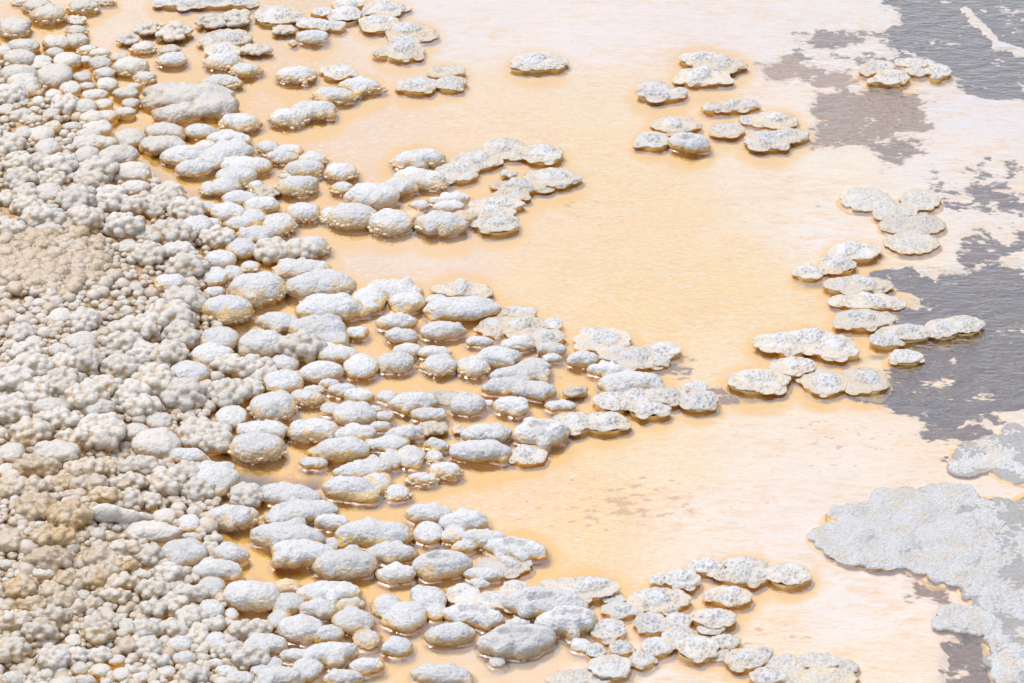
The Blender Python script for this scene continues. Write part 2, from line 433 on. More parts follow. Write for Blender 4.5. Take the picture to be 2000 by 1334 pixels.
zone('in the lower left bank of smooth nodules', '''k 425 1115 96 40;k 412 1148 54 44;k 412 1192 50 40;k 452 1200 30 30;k 490 1165 110 60/555 1148 66 30;k 560 1180 66 44/545 1212 50 40;k 643 1158 124 40;k 622 1192 76 40/680 1183 68 28;k 588 1230 90 52;k 690 1215 80 50/718 1250 50 56;k 640 1240 66 36;k 643 1278 110 44;k 675 1105 120 60''')
zone('along the bottom edge, left of centre', '''c 490 1235 86 44;k 515 1262 84 44;k 422 1252 44 44;c 448 1275 50 34/490 1285 74 42;k 535 1297 38 28;k 580 1282 70 30;k 600 1308 60 48;k 550 1325 96 44;k 421 1296 36 20;k 442 1312 46 26;k 507 1310 40 26;k 470 1328 60 34;k 716 1302 68 34;k 670 1325 76 34;c 420 1222 50 26''')
zone('in the lacy group at bottom centre', '''f 1142 1146 132 44;p 1200 1170 42 16;f 1212 1190 72 28;f 1188 1228 68 46;f 1287 1171 112 46;f 1272 1215 64 40;f 1325 1210 50 30;f 1280 1262 56 32/1325 1242 66 38;f 1163 1270 38 30;f 1212 1265 46 26;f 1190 1300 82 40;f 1255 1285 48 30;p 1130 1326 110 18''')
zone('past the lacy group at bottom centre', '''f 1377 1104 64 28;f 1330 1128 70 34/1290 1130 40 18;f 1452 1099 76 22;f 1455 1122 100 36;f 1540 1120 84 42;f 1425 1162 82 36;f 1393 1203 88 30;p 1388 1228 48 20;f 1362 1262 78 46;f 1418 1250 48 24;f 1455 1285 74 40;f 1492 1272 36 20;p 1405 1278 50 24;p 1533 1297 76 30;p 1600 1290 76 24;f 1500 1318 66 30;p 1600 1325 130 24;p 1655 1302 40 26''')
zone('in the right chain beside the dark stream', '''f 1580 530 58 28;f 1637 512 66 36;f 1668 490 90 34;f 1680 553 110 32/1640 555 60 26;f 1697 588 118 34;f 1682 622 96 38/1730 620 40 24;f 1769 648 96 32;f 1730 662 58 26;f 1768 695 62 26;f 1840 640 60 34/1880 632 70 34;f 1520 666 90 34/1580 660 100 36/1625 675 90 44/1545 682 50 20/1655 685 44 20;f 1549 714 84 34;f 1480 742 112 44;f 1610 745 84 50;f 1688 742 88 50''')
zone('of the faint right crust above the chain', '''p 1690 388 84 40/1720 400 60 24;p 1797 390 68 36;p 1740 418 60 26/1760 410 60 24;p 1800 438 80 34/1750 440 60 26;p 1780 474 90 36''')
zone('in the cauliflower field right of the spray', '''c 178 358 56 40;c 217 392 62 62;c 152 392 66 56;c 165 432 76 48;k 262 367 60 30;c 240 445 76 50;c 262 405 60 40/300 405 50 46;c 330 385 60 50;c 365 412 70 44;k 385 442 60 40;c 330 462 90 50;k 280 455 44 40;c 350 497 66 40;c 365 525 80 50;c 290 498 60 44;k 250 482 40 30''')
zone('in the cauliflower field above the spray', '''c 100 352 52 34;c 40 352 60 44;k 95 378 60 40;c 52 383 50 40;c 55 405 64 36;c 85 428 80 46;c 12 388 34 50;k 8 430 26 36;k 95 450 56 28;c 22 450 50 34''')
zone('in the cauliflower field below the spray', '''k 332 553 60 34;c 360 590 72 56;c 330 622 90 60;k 265 560 28 24;c 165 628 54 46;k 226 640 36 32;k 118 618 44 34;c 40 652 44 40;k 65 668 34 26;k 160 668 56 40;k 115 685 50 26;c 270 645 80 50;c 355 655 60 54;c 240 672 80 40;c 277 692 52 40;c 325 695 76 50''')
zone('in the cauliflower band above the dark channel', '''k 317 715 38 24;c 163 705 68 50;c 122 715 60 40;c 50 690 60 34;c 62 718 80 46;c 237 722 72 50;c 300 748 84 62;k 370 730 76 46;c 125 748 64 56;c 165 778 80 54/200 758 80 40;k 190 800 72 38;c 258 772 66 50;c 275 797 76 44;c 357 775 80 60;c 30 745 80 50;c 75 765 60 50''')
zone('around the dark channel at left', '''k 98 797 80 38;c 30 800 70 56;c 115 822 100 36;c 200 848 80 72;k 265 845 58 36;k 310 822 48 46;k 306 868 94 60;k 365 892 74 34;c 385 848 66 56;c 60 850 76 56;c 150 862 80 44;k 110 888 88 52;k 22 885 50 50;k 12 918 34 34''')
zone('in the tan cauliflower band under the dark channel', '''c 72 917 84 46;c 165 922 86 44/208 916 44 46;c 275 917 90 44;c 322 947 76 56;c 368 928 60 46;c 385 960 60 44;c 250 947 70 40;c 175 950 70 34;c 122 942 36 38;c 58 955 76 40;c 20 958 46 38;c 70 992 66 60;c 135 1012 80 56;g 205 1003 56 34/240 1008 60 30/278 1012 40 20;k 321 1010 48 32;k 369 1022 46 34;c 295 982 36 34;c 205 972 60 36;c 255 977 44 36''')
zone('in the tan cauliflower field at lower left', '''k 295 1042 112 38;k 372 1050 46 20;k 360 1080 90 54;c 288 1088 48 50;c 245 1076 56 34;c 192 1092 56 42;c 232 1107 62 36;c 105 1053 84 46;c 22 1058 50 56;c 95 1096 90 46;k 85 1120 50 28;c 130 1130 36 40;c 168 1130 34 34;c 205 1124 60 46;k 275 1124 48 26;c 330 1122 54 36''')
zone('in the tan field near the bottom left', '''c 235 1142 66 38;c 300 1155 64 42;c 338 1182 48 44;c 372 1162 60 38;k 163 1162 28 32;c 122 1174 46 34;c 104 1154 36 30;c 225 1167 58 30;c 182 1180 30 28;c 147 1187 34 26;c 372 1207 52 38;c 60 1187 60 34;c 100 1207 80 34;c 40 1150 60 44;c 30 1215 60 40;c 300 1192 50 30''')
zone('in the bottom left corner', '''c 80 1234 66 42;c 192 1232 56 50;k 250 1224 38 34;c 290 1230 56 38;c 345 1230 54 38;c 385 1240 40 40;k 143 1252 34 28;k 352 1260 52 32;c 292 1267 50 42;k 120 1270 36 26;c 25 1272 60 46;c 105 1292 64 42;c 156 1282 38 28;c 195 1282 36 26;k 228 1290 36 24;k 155 1307 38 26;k 197 1310 42 28;k 237 1318 38 28;k 165 1330 46 24;k 275 1324 38 22;c 312 1294 46 28;k 360 1287 50 30;k 325 1312 40 26;k 28 1327 52 30;c 378 1320 50 34''')

# wet shelves at the right: lobes only
SHELVES = [
 ('wide wet grey shelf with scalloped amber rim at lower right',
  '1640 1052 100 44/1625 1040 60 30/1660 1082 70 30/1720 1045 140 60/1715 1090 90 30/1755 1092 60 24/1690 1012 140 46/1780 990 150 50/1850 968 110 36/1850 1040 180 80/1940 1030 200 110/1830 1095 120 40/1860 1118 90 34/1900 1110 120 60/1970 1100 160 100/1985 1180 120 90/1925 1150 90 40/1945 1170 70 40/2050 1100 160 200/2050 1010 140 160'),
 ('low wet shelf edge in bottom right corner beside the dark water',
  '1985 1262 90 60/1960 1245 60 34/1980 1300 70 50/2000 1330 80 60/2050 1290 110 110/1955 1285 34 26'),
 ('small split wet shelf left of the dark bottom right water',
  '1872 1196 70 28/1868 1218 60 20/1915 1210 70 26/1930 1228 60 22'),
 ('pale wet shelf at the right edge below the dark stream',
  '1925 886 110 44/1900 905 60 26/1960 870 80 40/1990 850 60 40/1985 910 90 50/2040 890 110 110'),
]

# ------------------------------------------------------------------ mesh helpers
def mesh_np(name, verts, faces, mat, attrs=None, smooth_shade=True):
    """faces: (n,4) or (n,3) index array"""
    me = bpy.data.meshes.new(name)
    n, k = len(faces), faces.shape[1]
    me.vertices.add(len(verts))
    me.vertices.foreach_set('co', np.asarray(verts, np.float32).ravel())
    me.loops.add(n * k)
    me.loops.foreach_set('vertex_index', np.asarray(faces, np.int32).ravel())
    me.polygons.add(n)
    me.polygons.foreach_set('loop_start', np.arange(0, n * k, k, dtype=np.int32))
    me.polygons.foreach_set('loop_total', np.full(n, k, np.int32))
    me.polygons.foreach_set('use_smooth', np.full(n, smooth_shade))
    me.update(calc_edges=True)
    for a, v in (attrs or {}).items():
        if v.ndim == 1:
            at = me.attributes.new(a, 'FLOAT', 'POINT')
            at.data.foreach_set('value', v.astype(np.float32))
        else:
            at = me.attributes.new(a, 'FLOAT_COLOR', 'POINT')
            at.data.foreach_set('color', np.concatenate([v, np.ones((len(v), 1))], 1).astype(np.float32).ravel())
    me.materials.append(mat)
    return me

def link(name, me, parent=None):
    o = bpy.data.objects.new(name, me)
    col.objects.link(o)
    o.parent = parent
    return o

def ico(sub):
    import bmesh
    bm = bmesh.new()
    bmesh.ops.create_icosphere(bm, subdivisions=sub, radius=1)
    v = np.array([x.co[:] for x in bm.verts])
    f = np.array([[x.index for x in g.verts] for g in bm.faces])
    bm.free()
    return v, f

ICO = {k: ico(k) for k in (1, 2, 3, 4)}

tmp_obj = bpy.data.objects.new('tmp', bpy.data.meshes.new('tmp'))
col.objects.link(tmp_obj)
tmp_mod = tmp_obj.modifiers.new('r', 'REMESH')
tmp_mod.mode = 'VOXEL'

def union(lobes, voxel, zcut):
    """lobes: (cx,cy,cz, ra,rb,rc, rot). returns verts, quads of the fused surface"""
    V, F, off = [], [], 0
    for (cx, cy, cz, ra, rb, rc, rot) in lobes:
        v, f = ICO[3 if ra < 0.03 else 4]
        x, y, z = v[:, 0] * ra, v[:, 1] * rb, v[:, 2] * rc
        c, s = math.cos(rot), math.sin(rot)
        V.append(np.stack([cx + x * c - y * s, cy + x * s + y * c, cz + z], 1))
        F.append(f + off)
        off += len(v)
    V, F = np.concatenate(V), np.concatenate(F)
    me = bpy.data.meshes.new('u')
    n = len(F)
    me.vertices.add(len(V))
    me.vertices.foreach_set('co', V.astype(np.float32).ravel())
    me.loops.add(n * 3)
    me.loops.foreach_set('vertex_index', F.astype(np.int32).ravel())
    me.polygons.add(n)
    me.polygons.foreach_set('loop_start', np.arange(0, n * 3, 3, dtype=np.int32))
    me.polygons.foreach_set('loop_total', np.full(n, 3, np.int32))
    me.update(calc_edges=True)
    old = tmp_obj.data
    tmp_obj.data = me
    bpy.data.meshes.remove(old)
    tmp_mod.voxel_size = voxel
    dg = bpy.context.evaluated_depsgraph_get()
    ev = tmp_obj.evaluated_get(dg)
    em = ev.to_mesh()
    nv, nf = len(em.vertices), len(em.polygons)
    v = np.empty(nv * 3, np.float32)
    em.vertices.foreach_get('co', v)
    v = v.reshape(-1, 3).astype(float)
    f = np.empty(len(em.loops), np.int32)
    em.loops.foreach_get('vertex_index', f)
    f = f.reshape(-1, 4)
    ev.to_mesh_clear()
    keep = (v[f][:, :, 2] > zcut).any(1)
    f = f[keep]
    used = np.unique(f)
    mp = np.full(nv, -1)
    mp[used] = np.arange(len(used))
    return v[used], mp[f]

def relax(v, f, it, k=0.5):
    e = np.concatenate([f[:, [0, 1]], f[:, [1, 2]], f[:, [2, 3]], f[:, [3, 0]]])
    cnt = np.bincount(e[:, 0], minlength=len(v)) + np.bincount(e[:, 1], minlength=len(v))
    for _ in range(it):
        s = np.stack([np.bincount(e[:, 0], v[e[:, 1], i], len(v)) + np.bincount(e[:, 1], v[e[:, 0], i], len(v)) for i in range(3)], 1)
        v = v + k * (s / cnt[:, None] - v)
    return v

def vnormals(v, f):
    n = np.cross(v[f[:, 2]] - v[f[:, 0]], v[f[:, 3]] - v[f[:, 1]])
    out = np.stack([sum(np.bincount(f[:, j], n[:, i], len(v)) for j in range(4)) for i in range(3)], 1)
    return out / (np.linalg.norm(out, axis=1, keepdims=True) + 1e-12)

# ------------------------------------------------------------------ the ground: one sheet, pool floor rising into the mound
DARK = [  # level, brown, outline in photograph pixels
 (1.0, 0.05, [(1700,-30),(1765,25),(1738,60),(1742,95),(1690,112),(1760,115),(1815,105),(1830,120),(1870,150),(1890,175),(1975,185),(2100,215),(2100,-60),(1700,-60)]),
 (0.8, 1.0, [(1480,115),(1545,105),(1600,130),(1650,120),(1690,150),(1640,160),(1560,150),(1500,150)]),
 (1.0, 0.8, [(1590,190),(1640,170),(1740,165),(1810,180),(1815,240),(1760,255),(1670,275),(1600,280)]),
 (0.8, 0.6, [(1705,275),(1800,265),(1805,290),(1730,305)]),
 (0.22, 0.15, [(1800,340),(1860,300),(2100,330),(2100,530),(1860,540),(1900,430),(1830,390)]),
 (1.0, 0.05, [(1715,535),(1800,520),(1870,515),(2100,490),(2100,790),(1900,800),(1870,830),(1800,810),(1720,790),(1690,765),(1770,700),(1760,600),(1790,570)]),
 (0.25, 0.2, [(1800,800),(2100,800),(2100,870),(1860,900),(1800,870)]),
 (1.0, 0.35, [(1855,1240),(1930,1215),(1935,1260),(1960,1310),(1930,1400),(1835,1400),(1840,1290)]),
 (0.9, 0.6, [(1775,1115),(1830,1130),(1860,1165),(1840,1175),(1790,1150)]),
 (0.22, 0.4, [(1540,50),(1720,60),(1800,110),(1650,130),(1560,120)]),
 (-1.0, 1.0, [(430,905),(500,920),(560,910),(640,935),(600,950),(510,962),(450,940)]),
 (-1.0, 1.0, [(170,885),(250,875),(262,900),(230,915),(190,905)]),
 (-1.0, 1.0, [(440,640),(500,600),(500,625),(470,660)]),
 (0.3, 0.7, [(1300,700),(1330,695),(1440,760),(1430,790),(1380,770)]),  # purple cast shadows beside the pads, painted as floor spots
]
VEIN = [(1885, 10), (1925, 50), (1945, 75), (1985, 88), (2100, 120)]
TINT = [(500,10,235,205,160),(250,40,245,225,200),(880,40,240,236,236),(1150,60,243,238,238),(1400,30,240,236,238),(1000,200,248,222,185),
 (1200,200,250,226,190),(700,280,238,215,190),(1150,290,252,220,172),(1300,400,252,219,172),(1500,350,250,232,210),(1600,330,250,238,225),
 (1400,560,252,220,168),(1100,560,252,220,172),(850,500,238,218,195),(700,520,235,212,188),(1250,620,252,218,164),(1550,620,252,223,176),
 (1650,430,246,240,235),(1400,720,250,225,190),(1500,850,247,235,222),(1650,900,244,236,228),(1300,900,250,228,195),(1000,950,245,218,180),
 (1150,980,250,220,174),(1100,1080,250,222,178),(1400,1010,246,236,226),(1550,1000,243,238,236),(1650,1180,243,240,240),(1700,1300,245,236,222),
 (1500,1230,246,232,214),(1150,1300,243,238,235),(900,1300,240,230,220),(850,1280,240,205,150),(600,900,200,140,85),(230,890,140,95,55),
 (450,680,205,150,95),(700,700,240,205,160),(750,850,235,200,150),(300,350,215,160,100),(450,1060,225,175,115),(560,1110,225,175,120),
 (100,1100,165,125,85),(100,600,170,135,100),(150,350,180,140,100),(80,800,150,115,80),(250,1250,175,132,88),(1650,60,238,238,242),(1900,200,232,235,245),(1850,300,240,238,238),(1900,420,238,236,236),
 (1950,860,240,235,228),(1850,850,245,232,215),(1950,1300,235,230,225),(1000,700,245,215,165),(950,820,240,205,150),(1200,830,248,220,172),
 (620,350,232,190,140),(560,200,240,205,160),(250,150,235,195,145),(-300,600,215,170,120),(2300,600,235,232,230),(1000,-200,240,232,225),(1000,1600,240,228,212)]

def lin(c):
    c = np.asarray(c, float) / 255
    return np.where(c <= 0.04045, c / 12.92, ((c + 0.055) / 1.055) ** 2.4)

def seg_dist(px, py, pts, closed):
    d = np.full(px.shape, 1e9)
    n = len(pts)
    for i in range(n if closed else n - 1):
        (x0, y0), (x1, y1) = pts[i], pts[(i + 1) % n]
        t = np.clip(((px - x0) * (x1 - x0) + (py - y0) * (y1 - y0) * 4) / ((x1 - x0) ** 2 + 4 * (y1 - y0) ** 2 + 1e-9), 0, 1)
        d = np.minimum(d, np.hypot(px - x0 - t * (x1 - x0), 2 * (py - y0 - t * (y1 - y0))))
    return d

def inside(px, py, pts):
    r = np.zeros(px.shape, bool)
    n = len(pts)
    for i in range(n):
        (x0, y0), (x1, y1) = pts[i], pts[(i + 1) % n]
        if y0 != y1:
            r ^= ((y0 > py) != (y1 > py)) & (px < (x1 - x0) * (py - y0) / (y1 - y0) + x0)
    return r

def parse(t):
    kind, rest = t.split(' ', 1)
    return kind, [tuple(float(q) for q in lb.split()) for lb in rest.split('/')]

ALL = [parse(t) for _, ts in ZONES for t in ts]

def axis_lines(lo, hi, step, far):
    a = np.arange(lo, hi + step * 0.5, step)
    return np.concatenate([[-far, -far * 0.4, lo - 3, lo - 0.8, lo - 0.25], a, [hi + 0.25, hi + 0.8, hi + 3, far * 0.4, far]])

def grid(xs, ys):
    X, Y = np.meshgrid(xs, ys)
    nx, ny = len(xs), len(ys)
    i = np.arange(nx * ny).reshape(ny, nx)
    F = np.stack([i[:-1, :-1], i[:-1, 1:], i[1:, 1:], i[1:, :-1]], -1).reshape(-1, 4)
    return X.ravel(), Y.ravel(), F

def dark_field(px, py):
    dark = np.full(px.shape, -1.6)
    brown = np.full(px.shape, 0.5)
    for level, br, pts in DARK:
        if level < 0:
            continue
        d = seg_dist(px, py, pts, True)
        sd_ = np.where(inside(px, py, pts), d, -d)
        val = np.clip(sd_ / 30, -1.6, level * 0.9) if level > 0.4 else np.clip(sd_ / 40, -1.6, level) - 0.35
        brown = np.where(val > dark, br, brown)
        dark = np.maximum(dark, val)
    vein = seg_dist(px, py, VEIN, False)
    return dark - 1.8 * smooth(17, 4, vein), brown

def build_ground():
    X, Y, F = grid(axis_lines(-1.95, 1.95, 0.0125, 60), axis_lines(-1.75, 2.5, 0.0125, 60))
    near = (np.abs(X) < 3.5) & (Y > -4) & (Y < 6)
    px, py = pixel(np.where(near, X, np.sign(X) * 3.5), np.clip(Y, -3, 5), 0.0)
    mh = mound(np.clip(X, -3, 3), np.clip(Y, -2.4, 3.2))
    P = np.stack([X, Y, X * 0], 1)
    tint = np.zeros((len(X), 3))
    wsum = np.zeros(len(X))
    for (tx, ty, r, g, b) in TINT:
        w = 1 / (((px - tx) ** 2 + (1.6 * (py - ty)) ** 2) / 1e4 + 0.15) ** 2
        tint += w[:, None] * lin((r, g, b))
        wsum += w
    tint /= wsum[:, None]
    lum = smooth(0.2, 0.6, tint[:, :1])
    tint = np.clip((tint - np.array([0.20, 0.205, 0.21]) * lum) / (0.45 + 0.27 * lum), 0.03, 0.97)      # the sky's gloss on the water adds the rest
    amber = np.zeros(len(X))  # orange floor near the stones, deepened with their painted amber reflections
    for kind, lobes in ALL:
        g = {'f': 0.75, 'k': 0.9, 'b': 0.95, 'o': 0.85, 'c': 0.7, 's': 0.6, 'p': 0.3, 'g': 0.4}[kind]
        for (lx, ly, w, h) in lobes:
            m = (np.abs(px - lx) < w * 1.3) & (np.abs(py - ly) < w)
            q = np.hypot((px[m] - lx) / (0.60 * w), (py[m] - ly - 0.3 * h) / (0.36 * w))
            amber[m] = np.maximum(amber[m], g * smooth(1.8, 0.85, q))
    amber *= 1 - 0.75 * smooth(0.004, 0.03, mh)
    tint *= 1 - 0.25 * smooth(0.004, 0.03, mh)[:, None]
    dark, brown = dark_field(px, py)
    fleck = np.maximum(0, 1 - np.hypot((px - 1230) / 260, (py - 985) / 75)) + 0.7 * np.maximum(0, 1 - np.hypot((px - 1640) / 220, (py - 850) / 70))
    fleck = fleck + 0.6 * np.maximum(0, 1 - np.hypot((px - 1140) / 120, (py - 410) / 60)) + 0.5 * np.maximum(0, 1 - np.hypot((px - 1500) / 200, (py - 1230) / 60))
    holes_and_shade = np.zeros(len(X))
    for (hx, hy, hw, hh) in ((500, 932, 62, 17), (600, 938, 34, 11), (225, 893, 44, 15), (470, 640, 24, 9), (460, 652, 30, 7), (1395, 800, 20, 7), (1595, 552, 34, 5), (1480, 772, 30, 7), (1715, 690, 18, 6), (1810, 677, 24, 5)):  # left: brown water holes; right: pad shadows painted as dark ovals
        q = np.hypot((px - hx) / hw, (py - hy) / hh) + 0.5 * fbm(P, 25, 2, 77)
        holes_and_shade = np.maximum(holes_and_shade, smooth(1.15, 0.75, q) * (0.95 if hx < 700 else 0.6))
    Z = -0.014 - 0.03 * holes_and_shade * (px < 700) + mh + 0.010 * smooth(0.0, 0.03, mh) + 0.004 * fbm(P, 6, 2, 3) - 0.012 * smooth(-0.3, 0.6, dark)
    rough_m = smooth(0.01, 0.04, mh)
    Z = Z + rough_m * 0.008 * fbm(P, 22, 3, 11)
    me = mesh_np('pool_floor', np.stack([X, Y, Z], 1), F, M['floor'], {'tint': tint, 'amber': amber, 'dark': dark, 'brown': brown, 'fleck': fleck, 'holes_and_shade': holes_and_shade, 'dry': smooth(0.003, 0.018, mh)})
    o = link('pool_floor', me)
    o['kind'] = 'structure'
    # water: one level sheet over it
    X, Y, F = grid(axis_lines(-1.95, 1.95, 0.05, 60), axis_lines(-1.75, 2.5, 0.05, 60))
    px, py = pixel(np.clip(X, -3.5, 3.5), np.clip(Y, -3, 5), 0.0)
    dk, _ = dark_field(px, py)
    rip = 0.018 + 0.10 * smooth(950, 1500, px) + 0.42 * smooth(-1.0, 0.6, dk) * smooth(1300, 1600, px)
    milk = 0.01 + 0.30 * np.exp(-((px - 1050) / 260) ** 2 - ((py - 1290) / 70) ** 2) + 0.10 * np.exp(-((px - 800) / 220) ** 2 - ((py - 500) / 70) ** 2)
    milk = milk + 0.10 * np.exp(-((px - 1000) / 400) ** 2 - ((py - 50) / 90) ** 2) + 0.12 * np.exp(-((px - 1560) / 200) ** 2 - ((py - 1000) / 120) ** 2)
    milk = milk * (1 - 0.6 * smooth(-0.5, 0.5, dk))
    me = mesh_np('water', np.stack([X, Y, X * 0], 1), F, M['water'], {'ripple': rip, 'milk': milk})
    o = link('water', me)
    o['kind'] = 'structure'

# ------------------------------------------------------------------ knobs
KIND = {
 'k': ('sinter_nodule', 'nodule', 'smooth white nodule', 'smooth white sinter nodules'),
 'b': ('beaded_nodule', 'nodule', 'bead-skirted nodule', 'white nodules with beaded tan skirts'),
 'o': ('hollow_nodule', 'nodule', 'hollow-topped nodule', 'pitted nodules with hollow tops'),
 'f': ('lacy_sinter_pad', 'sinter pad', 'lacy sinter pad', 'lacy sinter pads on amber pedestals'),
 'p': ('crust_patch', 'crust', 'flat wet crust patch', 'flat wet crust patches'),
 'c': ('cauliflower_nodule', 'nodule', 'cauliflower nodule', 'tan and white cauliflower nodules'),
 's': ('beaded_lump', 'sinter lump', 'low tan beaded lump', 'low beaded tan lumps'),
 'g': ('encrusted_log', 'log', 'grey encrusted log', 'encrusted log'),
}
ORD = ['first', 'second', 'third', 'fourth', 'fifth', 'sixth', 'seventh', 'eighth', 'ninth', 'tenth', 'eleventh', 'twelfth', 'thirteenth', 'fourteenth', 'fifteenth']

def label_for(kind, idx, n, size, shape, phrase):
    noun = KIND[kind][2]
    if n == 1:
        words = f'{size} {shape} {noun}, {phrase}'.split()
    else:
        side = 'left' if idx < (n + 1) // 2 else 'right'
        k = idx if side == 'left' else n - 1 - idx
        o = ('leftmost' if side == 'left' else 'rightmost') if k == 0 else ORD[k] + ' ' 
        head = f'{o} {noun}' if k == 0 else f'{ORD[k]} {noun} from {side}'
        words = f'{size} {shape} one, {head} {phrase}'.split()
        if len(words) > 16:
            words = f'{shape} {head} {phrase}'.split()
        if len(words) > 16:
            words = f'{head} {phrase}'.split()
    t = ' '.join(words)
    return t[0].upper() + t[1:] if False else t

def lobe_ground(lb, kf, cmax, zfun):
    """annotated ellipse -> centre on the ground and half sizes in metres"""
    px, py, w, h = lb
    k = 1.18 if kf == 0.80 else 1.12 if px < 430 or kf == 0.6 else 1.22 if kf == 0.35 else 1.12
    w, h = w * k, h * k
    x, y, z = place(px, py, 0.0)
    s = math.sqrt(x * x + (y - CAM_Y) ** 2 + (z - CAM_H) ** 2) / FPX
    eps = math.asin((CAM_H - z) / (s * FPX))
    a, hh = w / 2 * s, h / 2 * s
    c = min(cmax * a, kf * hh / math.cos(eps))
    b = math.sqrt(max(hh * hh - (c * math.cos(eps)) ** 2, 1e-8)) / math.sin(eps)
    b = min(max(b, 0.45 * a), 1.25 * a)
    zc = zfun(c)
    x, y, z = place(px, py, zc)
    return x, y, z - zc, a, b, c, zc, s

def pedestal(lobes, kr, ztop, zbot, seed):
    """amber foot: a ragged tapering ring stack under each lobe"""
    V, F, off = [], [], 0
    n = 22
    th = np.linspace(0, 2 * math.pi, n, endpoint=False)
    levels = [(zbot, 1.5), (-0.015, 1.22), (-0.006, 1.06), (min(0.0, ztop - 0.002), 1.0), (ztop, 0.98)]
    for (x, y, a, b) in lobes:
        ring = []
        for z, r in levels:
            p = np.stack([x + a * kr * r * np.cos(th), y + b * kr * r * np.sin(th), np.full(n, z)], 1)
            w = 1 + 0.10 * noise3(p + seed * 1.7, 45, seed)
            p[:, 0] = x + (p[:, 0] - x) * w
            p[:, 1] = y + (p[:, 1] - y) * w
            ring.append(p)
        v = np.concatenate(ring + [np.array([[x, y, ztop]])])
        f = []
        for l in range(len(levels) - 1):
            for i in range(n):
                j = (i + 1) % n
                f.append((l * n + i, l * n + j, (l + 1) * n + j, (l + 1) * n + i))
        V.append(v)
        F += [tuple(q + off for q in t) for t in f]
        off += len(v)
    return np.concatenate(V), np.array(F)

def beads_mesh(spots, mat):
    V, F, off = [], [], 0
    v0, f0 = ICO[2]
    for (x, y, z, r, sx, sz) in spots:
        V.append(np.stack([x + v0[:, 0] * r * sx, y + v0[:, 1] * r, z + v0[:, 2] * r * sz], 1))
        F.append(f0 + off)
        off += len(v0)
    V, F = np.concatenate(V), np.concatenate(F)
    V = V + 0.0012 * np.stack([noise3(V, 160, 5), noise3(V, 160, 6), noise3(V, 160, 7)], 1)
    return mesh_np('beads', V, F, mat)

